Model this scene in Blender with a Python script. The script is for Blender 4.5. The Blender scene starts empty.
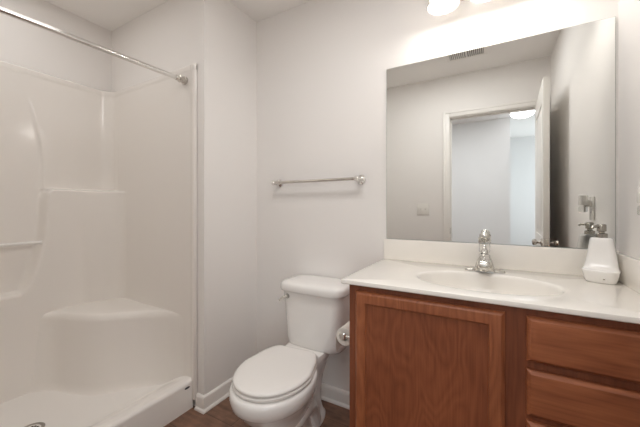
import bpy, bmesh, math, random
from mathutils import Vector, Matrix
R = math.radians
sin, cos, pi = math.sin, math.cos, math.pi
SC = bpy.context.scene
COL = SC.collection
random.seed(4)

# ------------------------------------------------------------------ camera
cam_d = bpy.data.cameras.new('camera')
cam = bpy.data.objects.new('camera', cam_d)
COL.objects.link(cam)
cam_d.sensor_width = 36.0
cam_d.lens = 36.0 * 302.27 / 640.0
cam_d.shift_y = -(213.5 - 207.62) / 640.0
cam_d.clip_start = 0.02
cam.location = (0.0, -1.605, 1.1525)
cam.rotation_euler = (R(90), 0, R(29.7))
SC.camera = cam

# ------------------------------------------------------------------ world, exposure
w = bpy.data.worlds.new('world')
SC.world = w
w.use_nodes = True
w.node_tree.nodes['Background'].inputs[0].default_value = (0.75, 0.85, 1.0, 1)
w.node_tree.nodes['Background'].inputs[1].default_value = 0.3
SC.view_settings.view_transform = 'Standard'
SC.view_settings.look = 'None'
SC.view_settings.gamma = 1.0
SC.view_settings.use_curve_mapping = False
SC.view_settings.exposure = 0.33
SC.cycles.max_bounces = 14
SC.cycles.diffuse_bounces = 9
SC.cycles.glossy_bounces = 6
SC.cycles.transmission_bounces = 8
SC.cycles.caustics_reflective = False
SC.cycles.caustics_refractive = False
VANITY_W = 1.45        # watts per vanity bulb
VANITY_COL = (1.0, 0.95, 0.90)


def area_light(name, loc, rot, sx, sy, power, col):
    d = bpy.data.lights.new(name, 'AREA')
    d.shape = 'RECTANGLE'
    d.size, d.size_y, d.energy, d.color = sx, sy, power, col
    o = bpy.data.objects.new(name, d)
    o.location, o.rotation_euler = loc, rot
    COL.objects.link(o)
    return o


# added fill lamps without fixtures, at the bathroom ceiling and in the hall
area_light('added_ceiling_fill', (-0.35, -0.90, 2.425), (0, 0, 0), 0.85, 0.34, 7.8, (1.0, 0.985, 0.97))  # unseen fill, added to even out the room's brightness
area_light('added_shower_fill', (-1.90, -1.12, 2.42), (0, 0, 0), 0.5, 0.5, 2.1, (1.0, 0.985, 0.965))  # no lamp known here; added to brighten the shower
area_light('added_hall_fill', (-0.2, -2.25, 2.425), (0, 0, 0), 1.8, 0.8, 22, (0.95, 0.975, 1.0))  # added cool fill at the hall ceiling, apart from the dome light
area_light('hall_daylight_fill', (1.55, -4.2, 1.4), (0, R(90), 0), 1.6, 1.2, 18, (0.84, 0.94, 1.0))  # added unseen panel standing in for daylight in the hall

# ------------------------------------------------------------------ dimensions (metres)
H = 2.44
XR = 0.4284        # right wall
XA = -1.422        # alcove (wet wall) face
YA = -0.44         # end of the wet wall
XS = -2.42         # shower back wall
YR = -1.61         # rear wall with the door
HC = 0.876         # counter top

# ------------------------------------------------------------------ materials


def mat(name, col, rough=0.5, metal=0.0, bump=0.0, bscale=60.0, var=0.0, coat=0.0, spec=0.5, trans=0.0, ior=1.45, emit=None, estr=0.0):
    m = bpy.data.materials.new(name)
    m.use_nodes = True
    nt = m.node_tree
    b = nt.nodes['Principled BSDF']
    b.inputs['Base Color'].default_value = (*col, 1)
    b.inputs['Roughness'].default_value = rough
    b.inputs['Metallic'].default_value = metal
    b.inputs['Specular IOR Level'].default_value = spec
    b.inputs['Coat Weight'].default_value = coat
    b.inputs['Transmission Weight'].default_value = trans
    b.inputs['IOR'].default_value = ior
    if emit:
        b.inputs['Emission Color'].default_value = (*emit, 1)
        b.inputs['Emission Strength'].default_value = estr
    tc = nt.nodes.new('ShaderNodeTexCoord')
    nz = nt.nodes.new('ShaderNodeTexNoise')
    nz.inputs['Scale'].default_value = bscale
    nz.inputs['Detail'].default_value = 3.0
    nt.links.new(tc.outputs['Object'], nz.inputs['Vector'])
    if var > 0:
        mx = nt.nodes.new('ShaderNodeMix')
        mx.data_type = 'RGBA'
        mx.inputs['A'].default_value = (*[c * (1 - var) for c in col], 1)
        mx.inputs['B'].default_value = (*[min(1, c * (1 + var)) for c in col], 1)
        nt.links.new(nz.outputs['Fac'], mx.inputs['Factor'])
        nt.links.new(mx.outputs['Result'], b.inputs['Base Color'])
    if bump > 0:
        bp = nt.nodes.new('ShaderNodeBump')
        bp.inputs['Strength'].default_value = bump
        bp.inputs['Distance'].default_value = 0.002
        nt.links.new(nz.outputs['Fac'], bp.inputs['Height'])
        nt.links.new(bp.outputs['Normal'], b.inputs['Normal'])
    return m


def wood(name, grain='z', dark=(0.175, 0.048, 0.018), light=(0.40, 0.136, 0.056), seed=0.0, cathedral=1.0, stretch=0.16):
    m = bpy.data.materials.new(name)
    m.use_nodes = True
    nt = m.node_tree
    b = nt.nodes['Principled BSDF']
    tc = nt.nodes.new('ShaderNodeTexCoord')
    mp = nt.nodes.new('ShaderNodeMapping')
    mp.inputs['Location'].default_value = (seed, seed * 0.7, seed * 1.3)
    mp.inputs['Scale'].default_value = (1, 1, stretch) if grain == 'z' else (stretch, 1, 1)
    nt.links.new(tc.outputs['Object'], mp.inputs['Vector'])
    # broad figure: contour bands of a stretched noise
    n1 = nt.nodes.new('ShaderNodeTexNoise')
    n1.inputs['Scale'].default_value = 7.0
    n1.inputs['Detail'].default_value = 2.0
    nt.links.new(mp.outputs['Vector'], n1.inputs['Vector'])
    mul = nt.nodes.new('ShaderNodeMath')
    mul.operation = 'MULTIPLY'
    mul.inputs[1].default_value = 16.0 * cathedral
    nt.links.new(n1.outputs['Fac'], mul.inputs[0])
    sn = nt.nodes.new('ShaderNodeMath')
    sn.operation = 'PINGPONG'
    sn.inputs[1].default_value = 0.5
    nt.links.new(mul.outputs[0], sn.inputs[0])
    # fine pores
    mp2 = nt.nodes.new('ShaderNodeMapping')
    mp2.inputs['Scale'].default_value = (150, 150, 7) if grain == 'z' else (7, 150, 150)
    nt.links.new(tc.outputs['Object'], mp2.inputs['Vector'])
    n2 = nt.nodes.new('ShaderNodeTexNoise')
    n2.inputs['Scale'].default_value = 1.0
    n2.inputs['Detail'].default_value = 4.0
    nt.links.new(mp2.outputs['Vector'], n2.inputs['Vector'])
    # blotchy stain
    n3 = nt.nodes.new('ShaderNodeTexNoise')
    n3.inputs['Scale'].default_value = 4.0
    nt.links.new(tc.outputs['Object'], n3.inputs['Vector'])
    a1 = nt.nodes.new('ShaderNodeMath'); a1.operation = 'MULTIPLY'; a1.inputs[1].default_value = 0.36
    nt.links.new(sn.outputs[0], a1.inputs[0])
    a2 = nt.nodes.new('ShaderNodeMath'); a2.operation = 'MULTIPLY_ADD'; a2.inputs[1].default_value = 0.55
    nt.links.new(n2.outputs['Fac'], a2.inputs[0]); nt.links.new(a1.outputs[0], a2.inputs[2])
    a3 = nt.nodes.new('ShaderNodeMath'); a3.operation = 'MULTIPLY_ADD'; a3.inputs[1].default_value = 0.45
    nt.links.new(n3.outputs['Fac'], a3.inputs[0]); nt.links.new(a2.outputs[0], a3.inputs[2])
    cr = nt.nodes.new('ShaderNodeValToRGB')
    cr.color_ramp.elements[0].position = 0.28
    cr.color_ramp.elements[0].color = (*dark, 1)
    cr.color_ramp.elements[1].position = 0.86
    cr.color_ramp.elements[1].color = (*light, 1)
    nt.links.new(a3.outputs[0], cr.inputs[0])
    nt.links.new(cr.outputs[0], b.inputs['Base Color'])
    b.inputs['Roughness'].default_value = 0.42
    b.inputs['Specular IOR Level'].default_value = 0.45
    return m


def floor_material():
    m = bpy.data.materials.new('dark_plank_floor')
    m.use_nodes = True
    nt = m.node_tree
    b = nt.nodes['Principled BSDF']
    tc = nt.nodes.new('ShaderNodeTexCoord')
    br = nt.nodes.new('ShaderNodeTexBrick')
    br.inputs['Scale'].default_value = 1.0
    br.inputs['Brick Width'].default_value = 1.2
    br.inputs['Row Height'].default_value = 0.15
    br.inputs['Mortar Size'].default_value = 0.0012
    br.inputs['Color1'].default_value = (0.150, 0.078, 0.050, 1)
    br.inputs['Color2'].default_value = (0.195, 0.105, 0.068, 1)
    br.inputs['Mortar'].default_value = (0.02, 0.012, 0.009, 1)
    nt.links.new(tc.outputs['Object'], br.inputs['Vector'])
    mp = nt.nodes.new('ShaderNodeMapping')
    mp.inputs['Scale'].default_value = (6, 45, 1)
    nt.links.new(tc.outputs['Object'], mp.inputs['Vector'])
    nz = nt.nodes.new('ShaderNodeTexNoise')
    nz.inputs['Scale'].default_value = 1.0
    nz.inputs['Detail'].default_value = 5.0
    nt.links.new(mp.outputs['Vector'], nz.inputs['Vector'])
    n2 = nt.nodes.new('ShaderNodeTexNoise')
    n2.inputs['Scale'].default_value = 14.0
    n2.inputs['Detail'].default_value = 4.0
    nt.links.new(tc.outputs['Object'], n2.inputs['Vector'])
    ad = nt.nodes.new('ShaderNodeMath'); ad.operation = 'ADD'
    nt.links.new(nz.outputs['Fac'], ad.inputs[0]); nt.links.new(n2.outputs['Fac'], ad.inputs[1])
    mr = nt.nodes.new('ShaderNodeMapRange')
    mr.inputs['From Min'].default_value = 0.65
    mr.inputs['From Max'].default_value = 1.35
    mr.inputs['To Min'].default_value = 0.55
    mr.inputs['To Max'].default_value = 1.5
    nt.links.new(ad.outputs[0], mr.inputs['Value'])
    mx = nt.nodes.new('ShaderNodeMix'); mx.data_type = 'RGBA'; mx.blend_type = 'MULTIPLY'
    mx.inputs['Factor'].default_value = 1.0
    nt.links.new(br.outputs['Color'], mx.inputs['A'])
    nt.links.new(mr.outputs['Result'], mx.inputs['B'])
    nt.links.new(mx.outputs['Result'], b.inputs['Base Color'])
    b.inputs['Roughness'].default_value = 0.5
    return m


def shade_material():
    m = bpy.data.materials.new('frosted_glass')
    m.use_nodes = True
    nt = m.node_tree
    nt.nodes.clear()
    out = nt.nodes.new('ShaderNodeOutputMaterial')
    tr = nt.nodes.new('ShaderNodeBsdfTranslucent')
    tr.inputs[0].default_value = (0.9, 0.89, 0.87, 1)
    gl = nt.nodes.new('ShaderNodeBsdfPrincipled')
    gl.inputs['Base Color'].default_value = (0.85, 0.84, 0.82, 1)
    gl.inputs['Roughness'].default_value = 0.2
    mx = nt.nodes.new('ShaderNodeMixShader')
    mx.inputs[0].default_value = 0.5
    nt.links.new(tr.outputs[0], mx.inputs[1]); nt.links.new(gl.outputs[0], mx.inputs[2])
    nt.links.new(mx.outputs[0], out.inputs[0])
    return m


M_WALL = mat('wall_paint', (0.83, 0.808, 0.788), 0.55, bump=0.10, bscale=140)
M_CEIL = mat('ceiling_paint', (0.87, 0.855, 0.835), 0.8, bump=0.12, bscale=110)
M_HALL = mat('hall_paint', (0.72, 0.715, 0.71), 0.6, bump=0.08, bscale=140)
M_TRIM = mat('white_trim_paint', (0.83, 0.81, 0.78), 0.3)
M_DOOR = mat('white_door_paint', (0.82, 0.80, 0.765), 0.35, bump=0.05, bscale=90)
M_FIBER = mat('glossy_fiberglass', (0.83, 0.80, 0.765), 0.13, spec=0.5)
M_PAN = mat('fiberglass_base', (0.87, 0.85, 0.825), 0.24, spec=0.5)
M_PORC = mat('white_porcelain', (0.84, 0.825, 0.805), 0.07, spec=0.5, coat=0.3)
M_SEAT = mat('white_seat_plastic', (0.81, 0.79, 0.765), 0.18)
M_COUNTER = mat('cultured_marble', (0.86, 0.83, 0.78), 0.16, var=0.012, bscale=7, coat=0.2)
M_CHROME = mat('chrome', (0.82, 0.81, 0.79), 0.08, metal=1.0)
M_FAUCET = mat('polished_faucet_metal', (0.66, 0.645, 0.61), 0.10, metal=1.0)
M_PUMP = mat('dark_nickel', (0.40, 0.38, 0.34), 0.22, metal=1.0)
M_NICKEL = mat('brushed_nickel', (0.62, 0.59, 0.55), 0.25, metal=1.0)
M_DRAIN = mat('drain_metal', (0.42, 0.40, 0.37), 0.3, metal=1.0)
M_DARK = mat('dark_recess', (0.02, 0.02, 0.02), 0.7)
M_PLASTIC = mat('white_plastic', (0.80, 0.78, 0.74), 0.25)
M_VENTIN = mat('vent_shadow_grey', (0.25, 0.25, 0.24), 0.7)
M_CERAMIC = mat('white_ceramic', (0.86, 0.85, 0.83), 0.12, coat=0.3)
M_PAPER = mat('tissue_paper', (0.80, 0.76, 0.70), 0.9, bump=0.3, bscale=200)
M_MIRROR = mat('silvered_glass', (0.90, 0.915, 0.90), 0.0, metal=1.0)
M_MEDGE = mat('mirror_edge', (0.30, 0.34, 0.32), 0.15, spec=0.6)
M_ACRYL = mat('clear_acrylic', (0.97, 0.97, 0.97), 0.02, trans=1.0, ior=1.3)
M_GLASSB = mat('clear_bottle', (0.93, 0.93, 0.90), 0.03, trans=0.9, ior=1.4)
M_BULB = mat('lit_bulb', (0.9, 0.9, 0.85), 0.3, emit=(1.0, 0.95, 0.88), estr=3.0)
M_DOME = mat('lit_dome_glass', (0.9, 0.9, 0.9), 0.4, emit=(0.97, 0.98, 1.0), estr=4.0)
M_RIM = mat('grey_glass_rim', (0.50, 0.48, 0.45), 0.15)
M_SHADE = shade_material()
M_FLOOR = floor_material()
M_WOODV = wood('cherry_wood_upright_grain', 'z')
M_WOODP = wood('cherry_wood_figured_panel', 'z', dark=(0.15, 0.039, 0.015), light=(0.32, 0.102, 0.043), seed=2.3, cathedral=1.1, stretch=0.26)
M_WOODH = wood('cherry_wood_level_grain', 'x', seed=5.1, cathedral=0.6)
M_WOODF = wood('cherry_wood_frame', 'z', dark=(0.135, 0.036, 0.015), light=(0.28, 0.090, 0.039), seed=1.1, cathedral=0.5)

# ------------------------------------------------------------------ mesh helpers


class MB:
    """collects shapes; build() links them as one mesh object"""

    def __init__(self):
        self.bm = bmesh.new()

    def _take(self, t):
        me = bpy.data.meshes.new('tmp')
        t.to_mesh(me)
        t.free()
        self.bm.from_mesh(me)
        bpy.data.meshes.remove(me)
        return self

    def box(self, x0, x1, y0, y1, z0, z1, bev=0.0, seg=2, mtx=None):
        t = bmesh.new()
        bmesh.ops.create_cube(t, size=1.0)
        for v in t.verts:
            v.co = Vector(((x0 + x1) / 2 + v.co.x * (x1 - x0), (y0 + y1) / 2 + v.co.y * (y1 - y0), (z0 + z1) / 2 + v.co.z * (z1 - z0)))
        if bev > 0:
            bmesh.ops.bevel(t, geom=list(t.edges), offset=bev, segments=seg, affect='EDGES', profile=0.5)
        if mtx:
            t.transform(mtx)
        return self._take(t)

    def loft(self, rings, caps=(True, True), closed=True):
        t = bmesh.new()
        rv = [[t.verts.new(p) for p in r] for r in rings]
        n = len(rings[0])
        for a, b in zip(rv[:-1], rv[1:]):
            for i in range(n if closed else n - 1):
                j = (i + 1) % n
                try:
                    t.faces.new((a[i], a[j], b[j], b[i]))
                except ValueError:
                    pass
        if caps[0]:
            t.faces.new(list(reversed(rv[0])))
        if caps[1]:
            t.faces.new(rv[-1])
        bmesh.ops.remove_doubles(t, verts=list(t.verts), dist=1e-6)
        bmesh.ops.recalc_face_normals(t, faces=list(t.faces))
        return self._take(t)

    def lathe(self, prof, origin=(0, 0, 0), axis=(0, 0, 1), n=32, caps=(True, True), sx=1.0, sy=1.0):
        ax = Vector(axis).normalized()
        q = Vector((0, 0, 1)).rotation_difference(ax)
        o = Vector(origin)
        rings = []
        for r, z in prof:
            r = max(r, 1e-4)
            rings.append([o + q @ Vector((r * cos(2 * pi * i / n) * sx, r * sin(2 * pi * i / n) * sy, z)) for i in range(n)])
        return self.loft(rings, caps)

    def tube(self, pts, rad, n=16, caps=(True, True)):
        pts = [Vector(p) for p in pts]
        rads = rad if isinstance(rad, (list, tuple)) else [rad] * len(pts)
        rings = []
        up = None
        for i, p in enumerate(pts):
            d = (pts[min(i + 1, len(pts) - 1)] - pts[max(i - 1, 0)]).normalized()
            if up is None:
                up = Vector((0, 0, 1)) if abs(d.z) < 0.9 else Vector((1, 0, 0))
            s = d.cross(up).normalized()
            up = s.cross(d).normalized()
            rr = rads[i]
            ra, rb = rr if isinstance(rr, (list, tuple)) else (rr, rr)
            rings.append([p + s * (ra * cos(2 * pi * k / n)) + up * (rb * sin(2 * pi * k / n)) for k in range(n)])
        return self.loft(rings, caps)

    def rects(self, x0, x1, z0, z1, steps, y_sign=-1, mtx=None):
        """nested rectangles in the xz plane: steps of (inset, y)"""
        rings = []
        for ins, y in steps:
            rings.append([Vector(p) for p in ((x0 + ins, y, z0 + ins), (x1 - ins, y, z0 + ins), (x1 - ins, y, z1 - ins), (x0 + ins, y, z1 - ins))])
        if mtx:
            rings = [[mtx @ p for p in r] for r in rings]
        return self.loft(rings)

    def extrude_path(self, path, prof):
        """sweep a (distance, z) profile along a plan polyline, offset to its left, mitred"""
        P = [Vector((p[0], p[1])) for p in path]
        rings = []
        for i, p in enumerate(P):
            ns = []
            if i > 0:
                d = (P[i] - P[i - 1]).normalized(); ns.append(Vector((-d.y, d.x)))
            if i < len(P) - 1:
                d = (P[i + 1] - P[i]).normalized(); ns.append(Vector((-d.y, d.x)))
            m = ns[0] if len(ns) == 1 else (ns[0] + ns[1]) / (1 + ns[0].dot(ns[1]))
            rings.append([Vector((p.x + m.x * d_, p.y + m.y * d_, z)) for d_, z in prof])
        return self.loft(rings)

    def build(self, name, material, parent=None, angle=35, origin=None):
        me = bpy.data.meshes.new(name)
        if parent is not None:
            org = world_loc(parent)
        else:
            if origin is None:
                xs = [v.co.x for v in self.bm.verts]; ys = [v.co.y for v in self.bm.verts]; zs = [v.co.z for v in self.bm.verts]
                origin = ((min(xs) + max(xs)) / 2, (min(ys) + max(ys)) / 2, min(zs))
            org = Vector(origin)
        for v in self.bm.verts:
            v.co -= org
        self.bm.to_mesh(me)
        self.bm.free()
        for p in me.polygons:
            p.use_smooth = True
        me.set_sharp_from_angle(angle=R(angle))
        o = bpy.data.objects.new(name, me)
        COL.objects.link(o)
        if parent is not None:
            o.parent = parent
        else:
            o.location = org
        for m in (material if isinstance(material, (list, tuple)) else [material]):
            me.materials.append(m)
        return o


def world_loc(o):
    v = Vector((0, 0, 0))
    while o is not None:
        v += Vector(o.location)
        o = o.parent
    return v


def thing(name, label, cat, loc, group=None):
    o = bpy.data.objects.new(name, None)
    o.empty_display_size = 0.05
    COL.objects.link(o)
    o.location = loc
    o['label'] = label
    o['category'] = cat
    if group:
        o['group'] = group
    return o


def tag(o, label, cat, group=None):
    o['label'] = label
    o['category'] = cat
    if group:
        o['group'] = group
    return o


def struct(mb, name, material, label, cat, **k):
    o = mb.build(name, material, **k)
    o['kind'] = 'structure'
    o['label'] = label
    o['category'] = cat
    return o


def copy_thing(root, delta, label=None):
    c = root.copy()
    COL.objects.link(c)
    c.location = Vector(root.location) + Vector(delta)
    if label:
        c['label'] = label
    for ch in list(root.children):
        d = ch.copy(); COL.objects.link(d); d.parent = c
        for g in list(ch.children):
            e = g.copy(); COL.objects.link(e); e.parent = d
    return c


def sstep(a, b, x):
    if a == b:
        return 0.0 if x < a else 1.0
    t = max(0.0, min(1.0, (x - a) / (b - a)))
    return t * t * (3 - 2 * t)


def lerp_table(tab, x):
    if x <= tab[0][0]:
        return tab[0][1]
    for (a, fa), (b, fb) in zip(tab[:-1], tab[1:]):
        if x <= b:
            return fa + (fb - fa) * (x - a) / (b - a)
    return tab[-1][1]


def catmull(P, n):
    P = [Vector(p) for p in P]
    out = []
    Q = [P[0] * 2 - P[1]] + P + [P[-1] * 2 - P[-2]]
    segs = len(P) - 1
    for k in range(n):
        u = k / (n - 1) * segs
        i = min(int(u), segs - 1); t = u - i
        a, b, c, d = Q[i], Q[i + 1], Q[i + 2], Q[i + 3]
        out.append(0.5 * ((2 * b) + (c - a) * t + (2 * a - 5 * b + 4 * c - d) * t * t + (3 * b - a - 3 * c + d) * t ** 3))
    return out


# ================================================================== THE ROOM
WT = 0.115
struct(MB().box(-2.62, 1.72, -5.12, 0.12, -0.1, 0.0), 'floor', M_FLOOR, 'dark brown wood-look plank floor', 'floor', origin=(0, 0, 0))
struct(MB().box(-2.62, 1.72, -5.12, 0.12, H, H + 0.1), 'ceiling', M_CEIL, 'plain off-white ceiling above the bathroom', 'ceiling')
struct(MB().box(XA, XR + WT, 0.0, 0.12, 0, H), 'wall_back', M_WALL, 'warm white wall behind toilet and mirror', 'wall')
struct(MB().box(-2.62, XA, YA, 0.12, 0, H), 'wall_alcove', M_WALL, 'short white wing wall between shower and toilet', 'wall')
struct(MB().box(-2.54, XS, YR, YA, 0, H), 'wall_left', M_WALL, 'wall along the back of the shower', 'wall')
struct(MB().box(XR, XR + WT, YR, 0.0, 0, H), 'wall_right', M_WALL, 'white wall at the right end of the vanity', 'wall')
DX0, DX1, DZ = -0.362, 0.358, 2.03     # clear door opening
mb = MB()
mb.box(-2.62, DX0 - 0.02, YR - WT, YR, 0, H)
mb.box(DX1 + 0.02, 1.72, YR - WT, YR, 0, H)
mb.box(DX0 - 0.02, DX1 + 0.02, YR - WT, YR, DZ + 0.02, H)
struct(mb, 'wall_rear', M_WALL, 'wall with the doorway, seen in the mirror', 'wall')
# hall beyond the door
mb = MB()
mb.box(-2.62, 0.22, -3.62, -3.5, 0, H)
mb.box(0.10, 0.22, -5.0, -3.62, 0, H)
struct(mb, 'wall_hall', M_HALL, 'pale hall wall seen through the doorway in the mirror', 'wall')
struct(MB().box(0.10, 1.72, -5.12, -5.0, 0, H), 'wall_hall_end', M_HALL, 'bright end wall of the hall seen in the mirror', 'wall')
struct(MB().box(1.6, 1.72, -5.0, YR - WT, 0, H), 'wall_hall_right', M_HALL, 'right side wall of the hall', 'wall')
struct(MB().box(-2.62, -2.5, -3.5, YR - WT, 0, H), 'wall_hall_left', M_HALL, 'left side wall of the hall', 'wall')

# baseboards with shoe moulding
PROF = [(0, 0), (0.024, 0), (0.024, 0.006), (0.021, 0.012), (0.0135, 0.017), (0.013, 0.068), (0.011, 0.078), (0.006, 0.084), (0.0, 0.086)]
struct(MB().extrude_path([(-0.484, -0.0), (XA + 0.0, -0.0), (XA, YA), (-1.476, YA)], PROF), 'baseboard_back', M_TRIM,
       'white baseboard around the toilet alcove and wing wall end', 'baseboard')
struct(MB().extrude_path([(-1.476, YR), (DX0 - 0.075, YR)], PROF), 'baseboard_rear', M_TRIM, 'white baseboard left of the doorway', 'baseboard')
struct(MB().extrude_path([(XR, YR), (XR, -0.55)], PROF), 'baseboard_right', M_TRIM, 'white baseboard between vanity and door', 'baseboard')

# door jambs, stops and casing
mb = MB()
for s, xj in ((1, DX0), (-1, DX1)):
    a, b = sorted((xj, xj - s * 0.02))
    mb.box(a, b, YR - WT, YR, 0, DZ + 0.02)
    a, b = sorted((xj, xj + s * 0.011))
    mb.box(a, b, YR - 0.075, YR - 0.040, 0, DZ, 0.002, 1)
mb.box(DX0, DX1, YR - WT, YR, DZ, DZ + 0.02)
mb.box(DX0, DX1, YR - 0.075, YR - 0.040, DZ - 0.011, DZ, 0.002, 1)
for ya, yb, yc in ((YR, YR + 0.011, YR + 0.016), (YR - WT - 0.011, YR - WT, YR - WT - 0.016)):
    for s, xj in ((1, DX0), (-1, DX1)):
        a, b = sorted((xj - s * 0.006, xj - s * 0.062))
        b = min(b, XR - 0.001) if ya == YR else b
        mb.box(a, b, ya, yb, 0, DZ + 0.062, 0.003, 2)
        a, b = sorted((xj - s * 0.040, xj - s * 0.062))
        b = min(b, XR - 0.001) if ya == YR else b
        lo, hi = sorted((yc, ya if ya == YR else yb))
        mb.box(a, b, lo, hi, 0, DZ + 0.062, 0.003, 2)
    mb.box(DX0 - 0.006, DX1 + 0.006, ya, yb, DZ + 0.006, DZ + 0.062, 0.003, 2)
    lo, hi = sorted((yc, ya if ya == YR else yb))
    mb.box(DX0 - 0.040, DX1 + 0.040, lo, hi, DZ + 0.040, DZ + 0.062, 0.003, 2)
cas = struct(mb, 'trim_1', M_TRIM, 'white casing and jambs of the doorway seen in the mirror', 'door trim')
mb = MB().box(DX0, DX0 + 0.002, YR - 0.034, YR - 0.004, 0.895, 0.955, 0.0006, 1)
mb.build('strike_plate', M_NICKEL, cas)['label'] = 'metal strike plate'

# the open door leaf; hinge at the right jamb, swung into the room
DW, DT = 0.715, 0.035
hinge = Vector((DX1 - 0.002, YR + 0.004, 0))
ang = R(90 + 2.2)
# leaf drawn along +x from the hinge (x: width, y: thickness), then turned
TM = Matrix.Translation(hinge) @ Matrix.Rotation(ang, 4, 'Z')
mb = MB()
px0, px1 = 0.11, DW - 0.11
steps_f = [(0, 0)]
panels = [(0.22, 0.80), (0.95, 1.88)]


def slab(mb):
    mb.box(0.0, DW, 0.005, DT - 0.005, 0.012, 2.022, 0.001, 1, TM)
    for ya, yb in ((0.0, 0.006), (DT - 0.006, DT)):
        mb.box(0.0, px0, ya, yb, 0.012, 2.022, 0.001, 1, TM)
        mb.box(px1, DW, ya, yb, 0.012, 2.022, 0.001, 1, TM)
        for za, zb in ((0.012, 0.22), (0.80, 0.95), (1.88, 2.022)):
            mb.box(px0, px1, ya, yb, za, zb, 0.001, 1, TM)
        for za, zb in panels:
            mb.box(px0 + 0.035, px1 - 0.035, ya, yb, za + 0.035, zb - 0.035, 0.0025, 2, TM)
    return mb


leaf = struct(slab(MB()), 'door_1', M_DOOR, 'white panelled door standing open into the room, seen edge-on in the mirror', 'door', origin=tuple(hinge))
kz = 0.915
for sgn, y0 in ((-1, 0.0), (1, DT)):
    o = TM @ Vector((DW - 0.062, y0, kz))
    ax = (TM.to_3x3() @ Vector((0, sgn, 0)))
    MB().lathe([(0.026, 0.0005), (0.026, 0.004), (0.022, 0.008), (0.009, 0.011), (0.0085, 0.026), (0.015, 0.031), (0.021, 0.040), (0.022, 0.048), (0.017, 0.056), (0.003, 0.059)],
               o, ax, 28).build('door_knob', M_NICKEL, leaf)['label'] = 'round nickel door knob'
MB().box(DW - 0.0005, DW + 0.0015, 0.006, DT - 0.006, kz - 0.028, kz + 0.028, 0.0004, 1, TM).build('latch_plate', M_NICKEL, leaf)['label'] = 'metal latch plate'

# ================================================================== SHOWER STALL
XF = -1.48                              # front flange
RX = -2.398                             # skin of the back panel
YE, YN = -0.456, -1.594                 # skins of the two end panels
YC = (YE + YN) / 2
ZT = 1.985
stall = thing('shower_stall', 'glossy off-white moulded shower stall with corner seat', 'shower', ((RX + XF) / 2, YC, 0))


def stall_path(rc):
    path = []

    def seg(p0, p1, n, nrm, which):
        for i in range(n):
            t = i / n
            path.append((p0[0] + (p1[0] - p0[0]) * t, p0[1] + (p1[1] - p0[1]) * t, nrm[0], nrm[1], which))
    seg((XF, YE), (XF - 0.06, YE), 12, (0, -1), 'e')
    seg((XF - 0.06, YE), (RX + rc, YE), 60, (0, -1), 'e')
    for i in range(12):
        a = pi / 2 + (pi / 2) * i / 12
        path.append((RX + rc + rc * cos(a), YE - rc + rc * sin(a), -cos(a), -sin(a), 'c'))
    seg((RX, YE - rc), (RX, YN + rc), 150, (1, 0), 'r')
    for i in range(12):
        a = pi + (pi / 2) * i / 12
        path.append((RX + rc + rc * cos(a), YN + rc + rc * sin(a), -cos(a), -sin(a), 'c'))
    seg((RX + rc, YN), (XF - 0.06, YN), 60, (0, 1), 'e')
    seg((XF - 0.06, YN), (XF, YN), 12, (0, 1), 'e')
    path.append((XF, YN, 0, 1, 'e'))
    return path


path, path_lo = stall_path(0.075), stall_path(0.20)
HW = [(0.655, 0.06), (0.67, 0.082), (0.70, 0.098), (0.76, 0.118), (0.86, 0.146), (0.945, 0.165), (1.08, 0.177), (1.27, 0.184), (1.45, 0.180), (1.55, 0.17), (1.66, 0.152), (1.74, 0.137), (1.83, 0.115)]


LOWT = 0.066


def thick(x, y, which, z):
    dy = abs(y - YC)
    d = dy - lerp_table(HW, z)          # >0 outside the niche
    out_n = sstep(-0.016, 0.018, d)
    bot = 1 - sstep(0.650, 0.672, z)    # 1 under the niche
    out_l = max(out_n, bot)
    zc_ = 1.267 - 0.045 * (1 - min(1.0, max(0.0, d) / 0.045)) ** 2.2
    low = 1 - sstep(zc_ - 0.009, zc_ + 0.009, z)
    t = 0.0
    if which in ('r', 'c'):
        t += LOWT * low * out_l * (1.0 if which == 'r' else 1 - sstep(RX, RX + 0.20, x))
        # shallow arch above the ledge, fading upward
        up = sstep(zc_ - 0.005, zc_ + 0.009, z) * (1 - sstep(1.62, 1.85, z))
        t += 0.011 * up * sstep(-0.006, 0.008, d) * (1 - 0.5 * sstep(0.02, 0.2, d))
    else:
        pass
    # front flange
    f = XF - x
    if which == 'e' and f < 0.05:
        t += 0.0035 * (1 - sstep(0.024, 0.038, f))
        t -= 0.017 * (1 - sstep(0.0, 0.006, f))
    # rolled top lip
    t -= 0.014 * sstep(ZT - 0.010, ZT, z) - 0.004 * sstep(ZT - 0.05, ZT - 0.03, z)
    return max(t, -0.0155)


zs = [0.05 + (0.60 - 0.05) * i / 24 for i in range(24)]
z = 0.60
while z < 0.72: zs.append(z); z += 0.006
while z < 1.235: zs.append(z); z += 0.02
while z < 1.30: zs.append(z); z += 0.004
while z < 1.92: zs.append(z); z += 0.018
while z < ZT: zs.append(z); z += 0.005
zs.append(ZT)
rings = []
for z in zs:
    ring = []
    lo = 1 - sstep(1.258, 1.276, z)
    for A, B in zip(path, path_lo):
        x, y = A[0] + (B[0] - A[0]) * lo, A[1] + (B[1] - A[1]) * lo
        nx, ny, wh = A[2], A[3], A[4]
        t = thick(x, y, wh, z)
        ring.append(Vector((x + nx * t, y + ny * t, z)))
    rings.append(ring)
# top returns to the wall
rings.append([Vector((x - nx * 0.014, y - ny * 0.014, ZT + 0.001)) for (x, y, nx, ny, wh) in path])
mb = MB(); mb.loft(rings, (False, False), closed=False)
surround = mb.build('surround', M_FIBER, stall, angle=60)
surround['label'] = 'glossy wall panels with recessed niche'

# base pan with threshold
DRN = Vector((-1.955, YC, 0.0))
XT = -1.502                              # outer face of the threshold


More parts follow.
